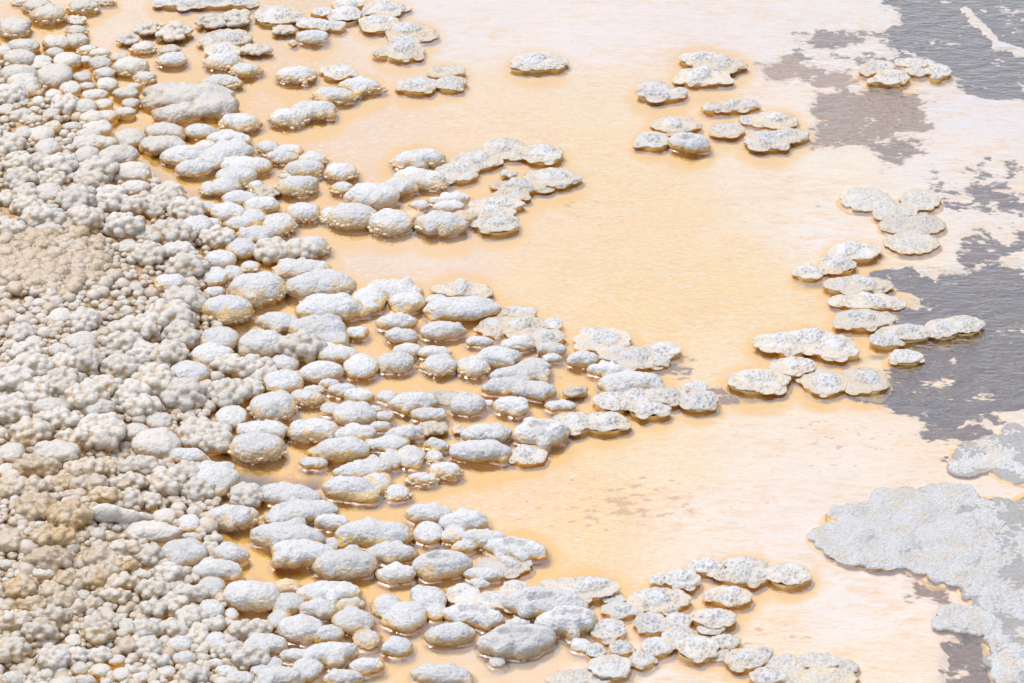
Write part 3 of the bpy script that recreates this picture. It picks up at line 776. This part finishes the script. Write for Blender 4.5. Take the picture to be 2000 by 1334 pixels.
def build_thing(kind, lobes_px, seed):
    """returns (root location, [(part name, mesh)])"""
    r = np.random.default_rng(seed)
    parts = []
    if kind in 'kbo':
        G = [lobe_ground(l, 0.76, 0.48, lambda c: 0.42 * c) for l in lobes_px]
    elif kind == 'c':
        G = [lobe_ground(l, 0.80, 0.60, lambda c: 0.35 * c) for l in lobes_px]
    elif kind == 'g':
        G = [lobe_ground(l, 0.8, 0.8, lambda c: 1.0 * c) for l in lobes_px]
    elif kind == 's':
        G = [lobe_ground(l, 0.6, 0.3, lambda c: 0.6 * c) for l in lobes_px]
    elif kind == 'f':
        zp = 0.007 + 0.008 * r.random()
        G = [lobe_ground(l, 0.6, 0.20, lambda c: zp) for l in lobes_px]
    else:
        zp = 0.001 + 0.003 * r.random()
        G = [lobe_ground(l, 0.35, 0.08, lambda c: zp) for l in lobes_px]
    gx = sum(g[0] for g in G) / len(G)
    gy = sum(g[1] for g in G) / len(G)
    gz = min(g[2] for g in G)
    L, foot, top = [], [], 0.0
    for (x, y, z, a, b, c, zc, s) in G:
        x, y, z = x - gx, y - gy, z - gz
        foot.append((x, y, a, b))
        top = max(top, z + zc + c)
        if kind in 'kbo':
            big = a > 0.03
            L.append((x, y, z + zc, a * 0.95, b * 0.95, c * 0.96, r.uniform(-0.22, 0.22)))
            for _ in range(r.integers(1, 4) if big else 0):      # shoulders that break the oval outline
                t = r.random() * 6.283
                q = r.uniform(0.58, 0.72)
                w = r.uniform(0.32, 0.46)
                L.append((x + a * q * math.cos(t), y + b * q * math.sin(t), z + zc - c * r.uniform(0.05, 0.3), a * w, b * w * r.uniform(0.9, 1.3), c * r.uniform(0.55, 0.75), r.random() * 3))
            # a few broad swellings break the plain oval
            for _ in range(r.integers(2, 5)):
                t = r.random() * 6.283
                q = 0.25 + 0.3 * r.random()
                L.append((x + a * q * math.cos(t), y + b * q * math.sin(t), z + zc + c * r.uniform(-0.05, 0.22), a * r.uniform(0.42, 0.6), b * r.uniform(0.42, 0.6), c * r.uniform(0.7, 0.88), r.random() * 3))
        elif kind == 'c':
            L.append((x, y, z + zc, a * 0.84, b * 0.84, c * 0.85, 0))
            n = int(np.clip(a * b / 0.00009, 9, 30))
            ph = r.random() * 6.283
            for i in range(n):
                u = 1 - 1.12 * (i + 0.5) / n + r.uniform(-0.05, 0.05)
                u = min(max(u, -0.15), 0.98)
                t = ph + i * 2.39996 + r.uniform(-0.3, 0.3)
                q = math.sqrt(max(0, 1 - u * u)) * 0.80
                rr = math.sqrt(a * b) * 1.35 / math.sqrt(n) * r.uniform(0.65, 1.25)
                L.append((x + a * q * math.cos(t), y + b * q * math.sin(t), z + zc + c * u * 0.80, rr * r.uniform(0.9, 1.25), rr, rr * r.uniform(0.75, 1.0), r.random() * 3))
        elif kind == 'g':
            L.append((x, y, z + zc, a, b * 0.8, c, r.uniform(-0.2, 0.1)))
        elif kind == 's':
            L.append((x, y, z + zc * 0.6, a * 0.72, b * 0.72, c * 0.8, 0))
            n = int(np.clip(a * b / 0.00004, 14, 40))
            for _ in range(n):
                t, q = r.random() * 6.283, math.sqrt(r.random()) * 0.85
                rr = a * r.uniform(0.14, 0.26)
                L.append((x + a * q * math.cos(t), y + b * q * math.sin(t), z + zc + c * (1 - q) * r.uniform(0.3, 1.3), rr * 1.25, rr, rr * 0.65, r.random() * 3))
        else:
            th_ = 0.0048 + 0.02 * a * r.random()
            L.append((x, y, z + zc, a * 0.82, b * 0.82, th_, 0))
            if kind == 'f':
                L.append((x + a * r.uniform(-.15, .15), y + b * r.uniform(-.05, .2), z + zc, a * r.uniform(0.5, 0.66), b * r.uniform(0.5, 0.66), max(c, 0.009) * r.uniform(0.75, 1.15), r.random() * 3))
                for _ in range(r.integers(2, 5)):      # lower tiers stepping out of the rim
                    t = r.uniform(2.8, 6.6)
                    rr = a * r.uniform(0.22, 0.42)
                    L.append((x + a * 0.82 * math.cos(t), y + b * 0.82 * math.sin(t), z + zc - r.uniform(0.003, 0.007), rr * 1.15, rr * 0.9, 0.0038, r.random() * 3))
                if r.random() < 0.6:
                    L.append((x + a * r.uniform(-.4, .4), y + b * r.uniform(-.3, .3), z + zc, a * 0.36, b * 0.4, max(c, 0.008) * r.uniform(0.7, 1.1), r.random() * 3))
            n = int(np.clip(a / 0.0055, 8, 16))
            for i in range(n):
                t = (i + r.uniform(-0.3, 0.3)) / n * 6.283
                rr = a * 6.283 / n * r.uniform(0.5, 0.85)
                q = 1.0 - rr / a * r.uniform(0.85, 1.1)
                dz = r.uniform(-0.003, 0.001) if kind == 'f' else r.uniform(-0.002, 0.001)
                L.append((x + a * q * math.cos(t), y + b * q * math.sin(t), z + zc + dz, rr, rr * min(1, b / a + .1), th_ * r.uniform(0.7, 0.95), 0))
    voxel = {'k': 0.0034, 'b': 0.0034, 'o': 0.0032, 'c': 0.0034, 'f': 0.0027, 'p': 0.003, 's': 0.0028, 'g': 0.003}[kind]
    v, f = union(L, voxel, -0.012)
    v = relax(v, f, {'k': 8, 'b': 7, 'o': 6, 'c': 1, 'f': 3, 'p': 1, 's': 1, 'g': 2}[kind], 0.6)
    nrm = vnormals(v, f)
    W = v + np.array([gx, gy, gz]) + seed * 0.37
    up = np.clip(nrm[:, 2], 0, 1)
    zrel = np.clip(v[:, 2] / max(top, 1e-3), -0.5, 1.2)
    size = max(g[3] for g in G)
    pit = np.zeros(len(v))
    if kind in 'kbo':
        d = 0.0038 * min(1, size / 0.06) * fbm(W, 24, 2, 1) + 0.0016 * fbm(W, 95, 3, 2)
        d = d - 0.0018 * min(1, size / 0.05) * smooth(0.10, 0.0, np.abs(noise3(W, 19, 31) + 0.12 * noise3(W, 70, 32)))
        f1, f2 = voro(W * np.array([1, 1, 1.6]), 125, 4)
        msk = smooth(0.2, 0.8, up) * smooth(-0.35, 0.35, noise3(W, 30, 9))
        cr = smooth(0.16, 0.5, f2 - f1) * msk
        d = d - 0.0012 * cr
        pit = 0.30 * smooth(0.3, 0.65, f2 - f1) * msk
        if kind == 'o':
            a0, b0 = G[0][3], G[0][4]
            q = np.hypot((v[:, 0] - foot[0][0]) / a0, (v[:, 1] - foot[0][1]) / b0) + 0.25 * noise3(W, 40, 21)
            d = d - 0.016 * smooth(0.52, 0.2, q) * up
            pit = np.maximum(pit, 0.25 * smooth(0.5, 0.3, q) * up)
        lo = 0.62 if kind == 'b' else 0.50 if lobes_px[0][0] < 900 else 0.42
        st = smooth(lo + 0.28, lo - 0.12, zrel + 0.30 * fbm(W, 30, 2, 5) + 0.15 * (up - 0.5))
        if True:
            kb = 1.0 if kind == 'b' else 0.6 if lobes_px[0][0] < 800 else 0.25
            rough = smooth(0.6, 0.2, zrel) * (1 - up) * kb
            g1, g2 = voro(W, 75, 14)
            d = d + 0.0060 * rough * (0.6 - g1)
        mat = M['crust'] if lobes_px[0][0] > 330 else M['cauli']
    elif kind == 'c':
        d = 0.0018 * fbm(W, 60, 2, 1) + 0.0006 * fbm(W, 200, 2, 2)
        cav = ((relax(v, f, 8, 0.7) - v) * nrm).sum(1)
        py_ = lobes_px[0][1]
        g1, g2 = voro(W, 100, 14)
        ks = 0.4 + 0.6 * min(1, max(0, (py_ - 850) / 150))
        d = d + 0.0026 * ks * (0.5 - g1)
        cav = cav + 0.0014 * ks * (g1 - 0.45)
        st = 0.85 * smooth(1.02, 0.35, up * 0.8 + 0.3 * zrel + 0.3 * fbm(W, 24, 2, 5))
        px0 = np.mean([l[0] for l in lobes_px]); py0 = np.mean([l[1] for l in lobes_px])
        tan = 0.8 * math.exp(-((px0 - 90) / 170) ** 2 - ((py0 - 1060) / 190) ** 2) + 0.35 * math.exp(-((px0 - 90) / 130) ** 2 - ((py0 - 510) / 80) ** 2)
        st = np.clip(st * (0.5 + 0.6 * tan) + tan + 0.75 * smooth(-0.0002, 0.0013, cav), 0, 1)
        mat = M['cauli']
    elif kind in 'fp':
        d = (0.0013 if kind == 'f' else 0.0026) * fbm(W, 55, 2, 1)
        f1, f2 = voro(W * np.array([1, 0.75, 1.0]), 78, 4)
        msk = smooth(0.35, 0.85, up) * smooth(-0.05, 0.3, noise3(W, 24, 9) + 0.55 * smooth(0.45, 0.9, zrel) - 0.08)
        cr = smooth(0.10, 0.36, f2 - f1) * msk
        k = 1.0 if kind == 'f' else 0.75
        d = d - 0.0026 * k * cr
        pit = 1.0 * k * smooth(0.12, 0.36, f2 - f1) * msk
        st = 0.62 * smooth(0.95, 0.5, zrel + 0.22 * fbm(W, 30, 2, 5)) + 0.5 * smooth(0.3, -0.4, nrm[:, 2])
        mat = M['lace'] if kind == 'f' else M['pale']
    elif kind == 's':
        d = 0.001 * fbm(W, 120, 2, 1)
        st = 0.35 + 0.45 * smooth(0.8, 0.1, zrel + 0.3 * fbm(W, 40, 2, 5))
        mat = M['cauli']
    else:
        d = 0.003 * fbm(W, 40, 3, 1) + 0.0012 * fbm(W, 250, 2, 3)
        st = 0.5 * smooth(-0.02, 0.06, v[:, 0])
        mat = M['log']
    lift = 0.007 if kind == 'f' else min(0.0085, 0.22 * top)
    zz = v[:, 2] + (gz if gz < 0.004 else 0) + 0.0035 * fbm(W, 40, 2, 41)
    amb = 0.9 * smooth(lift + 0.007, lift - 0.002, zz) * (1 if gz < 0.02 else 0.25)
    if kind == 's':
        amb = amb * 0.35
    if kind in 'fp':
        amb = amb * smooth(0.75, 0.25, nrm[:, 2])
    v = v + nrm * d[:, None]
    v[:, 2] = np.where(v[:, 2] < -0.012, -0.012, v[:, 2])
    body = {'k': 'crust', 'b': 'crust', 'o': 'crust', 'c': 'florets', 'f': 'cap', 'p': 'crust', 's': 'lump', 'g': 'trunk'}[kind]
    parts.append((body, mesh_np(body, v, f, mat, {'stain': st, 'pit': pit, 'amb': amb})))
    if kind in 'kbo' and lobes_px[0][0] > 330:
        # water drawn up against the foot of the nodule
        m = np.abs(v[:, 2] + gz) < 0.005
        if m.sum() > 20:
            n = 44
            cx, cy = v[m, 0].mean(), v[m, 1].mean()
            ang = np.arctan2(v[m, 1] - cy, v[m, 0] - cx)
            rad = np.hypot(v[m, 0] - cx, v[m, 1] - cy)
            bins = ((ang + math.pi) / (2 * math.pi) * n).astype(int) % n
            R0 = np.zeros(n)
            np.maximum.at(R0, bins, rad)
            R0 = np.where(R0 < 1e-4, np.median(R0[R0 > 0]), R0)
            R0 = np.median(np.stack([np.roll(R0, q) for q in (-1, 0, 1)]), 0)
            th = (np.arange(n) + 0.5) / n * 2 * math.pi - math.pi
            ring = []
            for dr, dz in ((-0.003, 0.0050), (0.0012, 0.0032), (0.004, 0.0016), (0.008, 0.0007), (0.013, 0.0002)):
                ring.append(np.stack([cx + (R0 + dr) * np.cos(th), cy + (R0 + dr) * np.sin(th), np.full(n, dz - gz)], 1))
            i0 = np.arange(n)
            i1 = (i0 + 1) % n
            ff = np.concatenate([np.stack([l * n + i0, (l + 1) * n + i0, (l + 1) * n + i1, l * n + i1], 1) for l in range(4)])
            parts.append(('water_rim', mesh_np('water_rim', np.concatenate(ring), ff, M['water'], {'ripple': np.full(5 * n, 0.02), 'milk': np.full(5 * n, 0.02)})))
    if kind in 'kbofcp':
        zt = {'k': 0.006, 'b': 0.006, 'o': 0.006, 'f': 0.007, 'c': 0.004, 'p': -0.003}[kind]
        pv, pf = pedestal(foot, {'k': 0.80, 'b': 0.84, 'o': 0.8, 'f': 0.88, 'c': 0.75, 'p': 0.9}[kind], zt, -0.055, seed % 97)
        parts.append(('pedestal', mesh_np('pedestal', pv, pf, M['amber'])))
    if kind == 'b':
        spots = []
        for (x, y, z, a, b, c, zc, s) in G:
            n = int(np.clip(a / 0.0011, 24, 64))
            for i in range(n):
                t = r.uniform(math.pi * 0.95, math.pi * 2.05) if r.random() < 0.8 else r.random() * 6.283
                zz = r.uniform(-0.003, 0.36 * (zc + c))
                q = math.sqrt(max(0.2, 1 - min(1, ((zz - zc) / c) ** 2))) if kind == 'b' else 0.95
                wq = r.uniform(0.80, 0.92)
                rr = r.uniform(0.0030, 0.0075) * (0.7 + 0.5 * min(1, a / 0.07))
                spots.append((x - gx + a * wq * q * math.cos(t), y - gy + b * wq * q * math.sin(t), z - gz + zz, rr, r.uniform(1, 1.6), r.uniform(0.55, 0.9)))
        parts.append(('beaded_skirt', beads_mesh(spots, M['beads'])))
    return (gx, gy, gz), parts

def sized(kind, lobes):
    x0 = min(l[0] - l[2] / 2 for l in lobes); x1 = max(l[0] + l[2] / 2 for l in lobes)
    y0 = min(l[1] - l[3] / 2 for l in lobes); y1 = max(l[1] + l[3] / 2 for l in lobes)
    w, h = x1 - x0, y1 - y0
    persp = 1.25 - 0.37 * (y0 / 1334)
    A = w * persp
    size = 'tiny' if A < 40 else 'small' if A < 62 else 'mid-sized' if A < 95 else 'large' if A < 130 else 'very large'
    shape = 'many-lobed' if len(lobes) > 3 else 'three-lobed' if len(lobes) == 3 else 'two-lobed' if len(lobes) == 2 else 'long' if w / h > 2.5 else 'oval' if w / h > 1.6 else 'rounded'
    return (x0 + x1) / 2, size, shape

build_ground()

READY = []
seed = 100
for phrase, texts in ZONES:
    items = [parse(t) for t in texts]
    info = [sized(k, l) for k, l in items]
    for kind in 'kbofpcsg':
        ids = sorted([i for i, it in enumerate(items) if it[0] == kind], key=lambda i: info[i][0])
        for rank, i in enumerate(ids):
            seed += 1
            loc, parts = build_thing(kind, items[i][1], seed)
            READY.append((kind, loc, parts, label_for(kind, rank, len(ids), info[i][1], info[i][2], phrase)))

for kind, loc, parts, label in READY:
    name, cat, _, group = KIND[kind]
    if len(parts) == 1:
        root = link(name, parts[0][1])
    else:
        root = bpy.data.objects.new(name, None)
        root.empty_display_size = 0.03
        col.objects.link(root)
        for pn, me in parts:
            q = link(pn, me, root)
            if pn == 'beaded_skirt':
                q['kind'] = 'stuff'
    root.location = loc
    root['label'] = label
    root['category'] = cat
    if kind != 'g':
        root['group'] = group

# ------------------------------------------------------------------ wet shelves at the right
def build_shelf(label, text, seed):
    r = np.random.default_rng(seed)
    lobes = parse('p ' + text)[1]
    zp = 0.001
    G = [lobe_ground(l, 0.2, 0.05, lambda c: zp) for l in lobes]
    gx, gy = np.mean([g[0] for g in G]), np.mean([g[1] for g in G])
    L, foot = [], []
    for (x, y, z, a, b, c, zc, s) in G:
        x, y = x - gx, y - gy
        foot.append((x, y, a, b))
        zb = zp - 0.008 * float(smooth(0.95, 1.5, x + gx))
        L.append((x, y, zb, a * 0.9, b * 0.9, 0.0062, 0))
        n = int(np.clip(a / 0.007, 8, 26))
        for i in range(n):
            t = (i + r.uniform(-.35, .35)) / n * 6.283
            rr = r.uniform(0.012, 0.028)
            q = 1 - rr / a * r.uniform(0.5, 1.0)
            L.append((x + a * q * math.cos(t), y + b * q * math.sin(t), zb + r.uniform(-.003, .0015), rr * 1.25, rr, 0.0048, r.random() * 3))
        for i in range(int(a / 0.012)):           # thin overlapping tiers and a few knobs on top
            t, q = r.random() * 6.283, math.sqrt(r.random()) * 0.95
            rr = r.uniform(0.012, 0.042)
            L.append((x + a * q * math.cos(t), y + b * q * math.sin(t), zb + r.uniform(0.0, 0.004), rr * 1.3, rr, r.uniform(0.003, 0.006) if r.random() < 0.94 else 0.012, r.random() * 3))
    v, f = union(L, 0.0042, -0.012)
    v = relax(v, f, 1, 0.5)
    nrm = vnormals(v, f)
    W = v + np.array([gx, gy, 0])
    up = np.clip(nrm[:, 2], 0, 1)
    f1, f2 = voro(W, 80, 4)
    msk = smooth(0.5, 0.9, up) * smooth(0.15, 0.4, noise3(W, 9, 9))
    d = 0.0050 * fbm(W, 8, 3, 31) + 0.0028 * fbm(W, 75, 3, 1) - 0.0022 * msk * smooth(0.14, 0.45, f2 - f1)
    pit = 0.5 * msk * smooth(0.25, 0.55, f2 - f1)
    st = 0.55 * smooth(-0.3, 0.5, fbm(W, 14, 3, 5)) + 0.8 * smooth(0.75, 0.1, nrm[:, 2])
    v = v + nrm * d[:, None]
    root = bpy.data.objects.new('sinter_shelf', None)
    col.objects.link(root)
    root.location = (gx, gy, 0)
    link('crust', mesh_np('crust', v, f, M['wet'], {'stain': st, 'pit': pit, 'amb': 0.9 * smooth(0.6, 0.2, nrm[:, 2]) * smooth(0.008, 0.0, v[:, 2])}), root)
    pv, pf = pedestal(foot, 0.97, -0.0075, -0.055, seed % 97)
    link('pedestal', mesh_np('pedestal', pv, pf, M['amber']), root)
    root['label'] = label
    root['category'] = 'sinter shelf'
    root['group'] = 'wet shelves at the right'

for i, (lb, tx) in enumerate(SHELVES):
    build_shelf(lb, tx, 900 + i)

bpy.data.objects.remove(tmp_obj)

# ------------------------------------------------------------------ countless small pebbles and beads between the knobs
EDGE = np.array([(0, 0), (60, 120), (200, 250), (300, 350), (400, 450), (430, 560), (440, 700), (390, 850), (430, 950), (420, 1100), (450, 1200), (510, 1334)], float)
taken = [(l[0], l[1], l[2] / 2, l[3] / 2) for k, ls in ALL for l in ls if l[0] < 600]
TX = np.array(taken)
protos = []
for k in range(10):
    v, f = ICO[3]
    n = fbm(v + k * 5.3, 1.6, 2, 40 + k)
    v2 = v * (1 + 0.17 * n)[:, None] * np.array([1, 0.9, 0.72])
    protos.append((v2, f))

def scatter(name, label, cat, samples, mat, attrs=None):
    V, F, S, off = [], [], [], 0
    for (x, y, z, r, stn) in samples:
        v, f = protos[rng.integers(len(protos))]
        t = rng.random() * 6.283
        c, s = math.cos(t), math.sin(t)
        V.append(np.stack([x + r * (v[:, 0] * c - v[:, 1] * s), y + r * (v[:, 0] * s + v[:, 1] * c), z + r * v[:, 2]], 1))
        F.append(f + off)
        S.append(np.clip(stn + 0.35 * (0.3 - v[:, 2]), 0, 1))
        off += len(v)
    V, F, S = np.concatenate(V), np.concatenate(F), np.concatenate(S)
    V = V + 0.0011 * np.stack([noise3(V, 130, 5), noise3(V, 130, 6), noise3(V, 130, 7)], 1)
    o = link(name, mesh_np(name, V, F, mat, {'stain': S, 'pit': S * 0}))
    o['kind'] = 'stuff'
    o['label'] = label
    o['category'] = cat

samples, npl = [], 0
A = np.zeros((20000, 3))
for _ in range(17000):
    py = rng.uniform(90, 1345)
    lim = np.interp(py, EDGE[:, 1], EDGE[:, 0])
    px = rng.uniform(-170, lim)
    if np.hypot((px - 90) / 105, (py - 515) / 52) < 1:
        continue
    rr = rng.choice([6, 8, 10, 13, 17], p=[.3, .25, .25, .12, .08]) * (1.5 if px < -20 else 1)
    q = np.hypot((px - TX[:, 0]) / (TX[:, 2] * 0.92 + rr * 0.35), (py - TX[:, 1]) / (TX[:, 3] * 0.92 + rr * 0.3))
    if q.min() < 1:
        continue
    B = A[:npl]
    if (np.hypot(px - B[:, 0], 1.6 * (py - B[:, 1])) < 0.72 * (rr + B[:, 2])).any():
        continue
    A[npl] = (px, py, rr)
    npl += 1
    x, y, z = place(px, py, 0.0)
    samples.append((x, y, z + 0.002, rr * 0.0019, rng.uniform(0.3, 0.75)))
scatter('sinter_pebbles', 'small white and tan pebbles packed between the nodules', 'pebbles', samples, M['cauli'])
samples = []
for _ in range(1500):
    px, py = rng.normal(95, 75), rng.normal(515, 38)
    if px < -30 or np.hypot((px - 90) / 125, (py - 515) / 66) > 1:
        continue
    q = np.hypot((px - TX[:, 0]) / TX[:, 2], (py - TX[:, 1]) / TX[:, 3])
    if q.min() < 0.8:
        continue
    rr = rng.choice([4, 6, 8, 11, 15])
    x, y, z = place(px, py, 0.0)
    samples.append((x, y, z + rng.uniform(-0.002, 0.016), rr * 0.0017, rng.uniform(0.75, 1.1)))
scatter('spray_beads', 'fine tan beads on the wet spray patch at left', 'beads', samples, M['cauli'])

# ------------------------------------------------------------------ a scrap of green leaf in the water
lx, ly, _ = place(652, 989, 0)
me = bpy.data.meshes.new('leaf')
n = 9
vs_ = []
for i in range(n):
    t = i / (n - 1)
    w = 0.0042 * math.sin(math.pi * t) ** 0.8 + 0.0003
    X = (t - 0.5) * 0.019
    vs_ += [(X, -w, 0.004 + 0.002 * math.sin(3 * t)), (X, 0, 0.003 + 0.002 * math.sin(3 * t)), (X, w, 0.004 + 0.002 * math.sin(3 * t))]
fs_ = [(i * 3 + j, i * 3 + 3 + j, i * 3 + 4 + j, i * 3 + 1 + j) for i in range(n - 1) for j in (0, 1)]
me.from_pydata(vs_, [], fs_)
me.materials.append(M['leaf'])
lf = link('leaf', me)
lf.location = (lx, ly, 0.001)
lf.rotation_euler = (0, 0, -0.3)
sm = lf.modifiers.new('thick', 'SOLIDIFY')
sm.thickness = 0.0006
lf['label'] = 'tiny green leaf scrap floating by the lower left nodules'
lf['category'] = 'leaf'
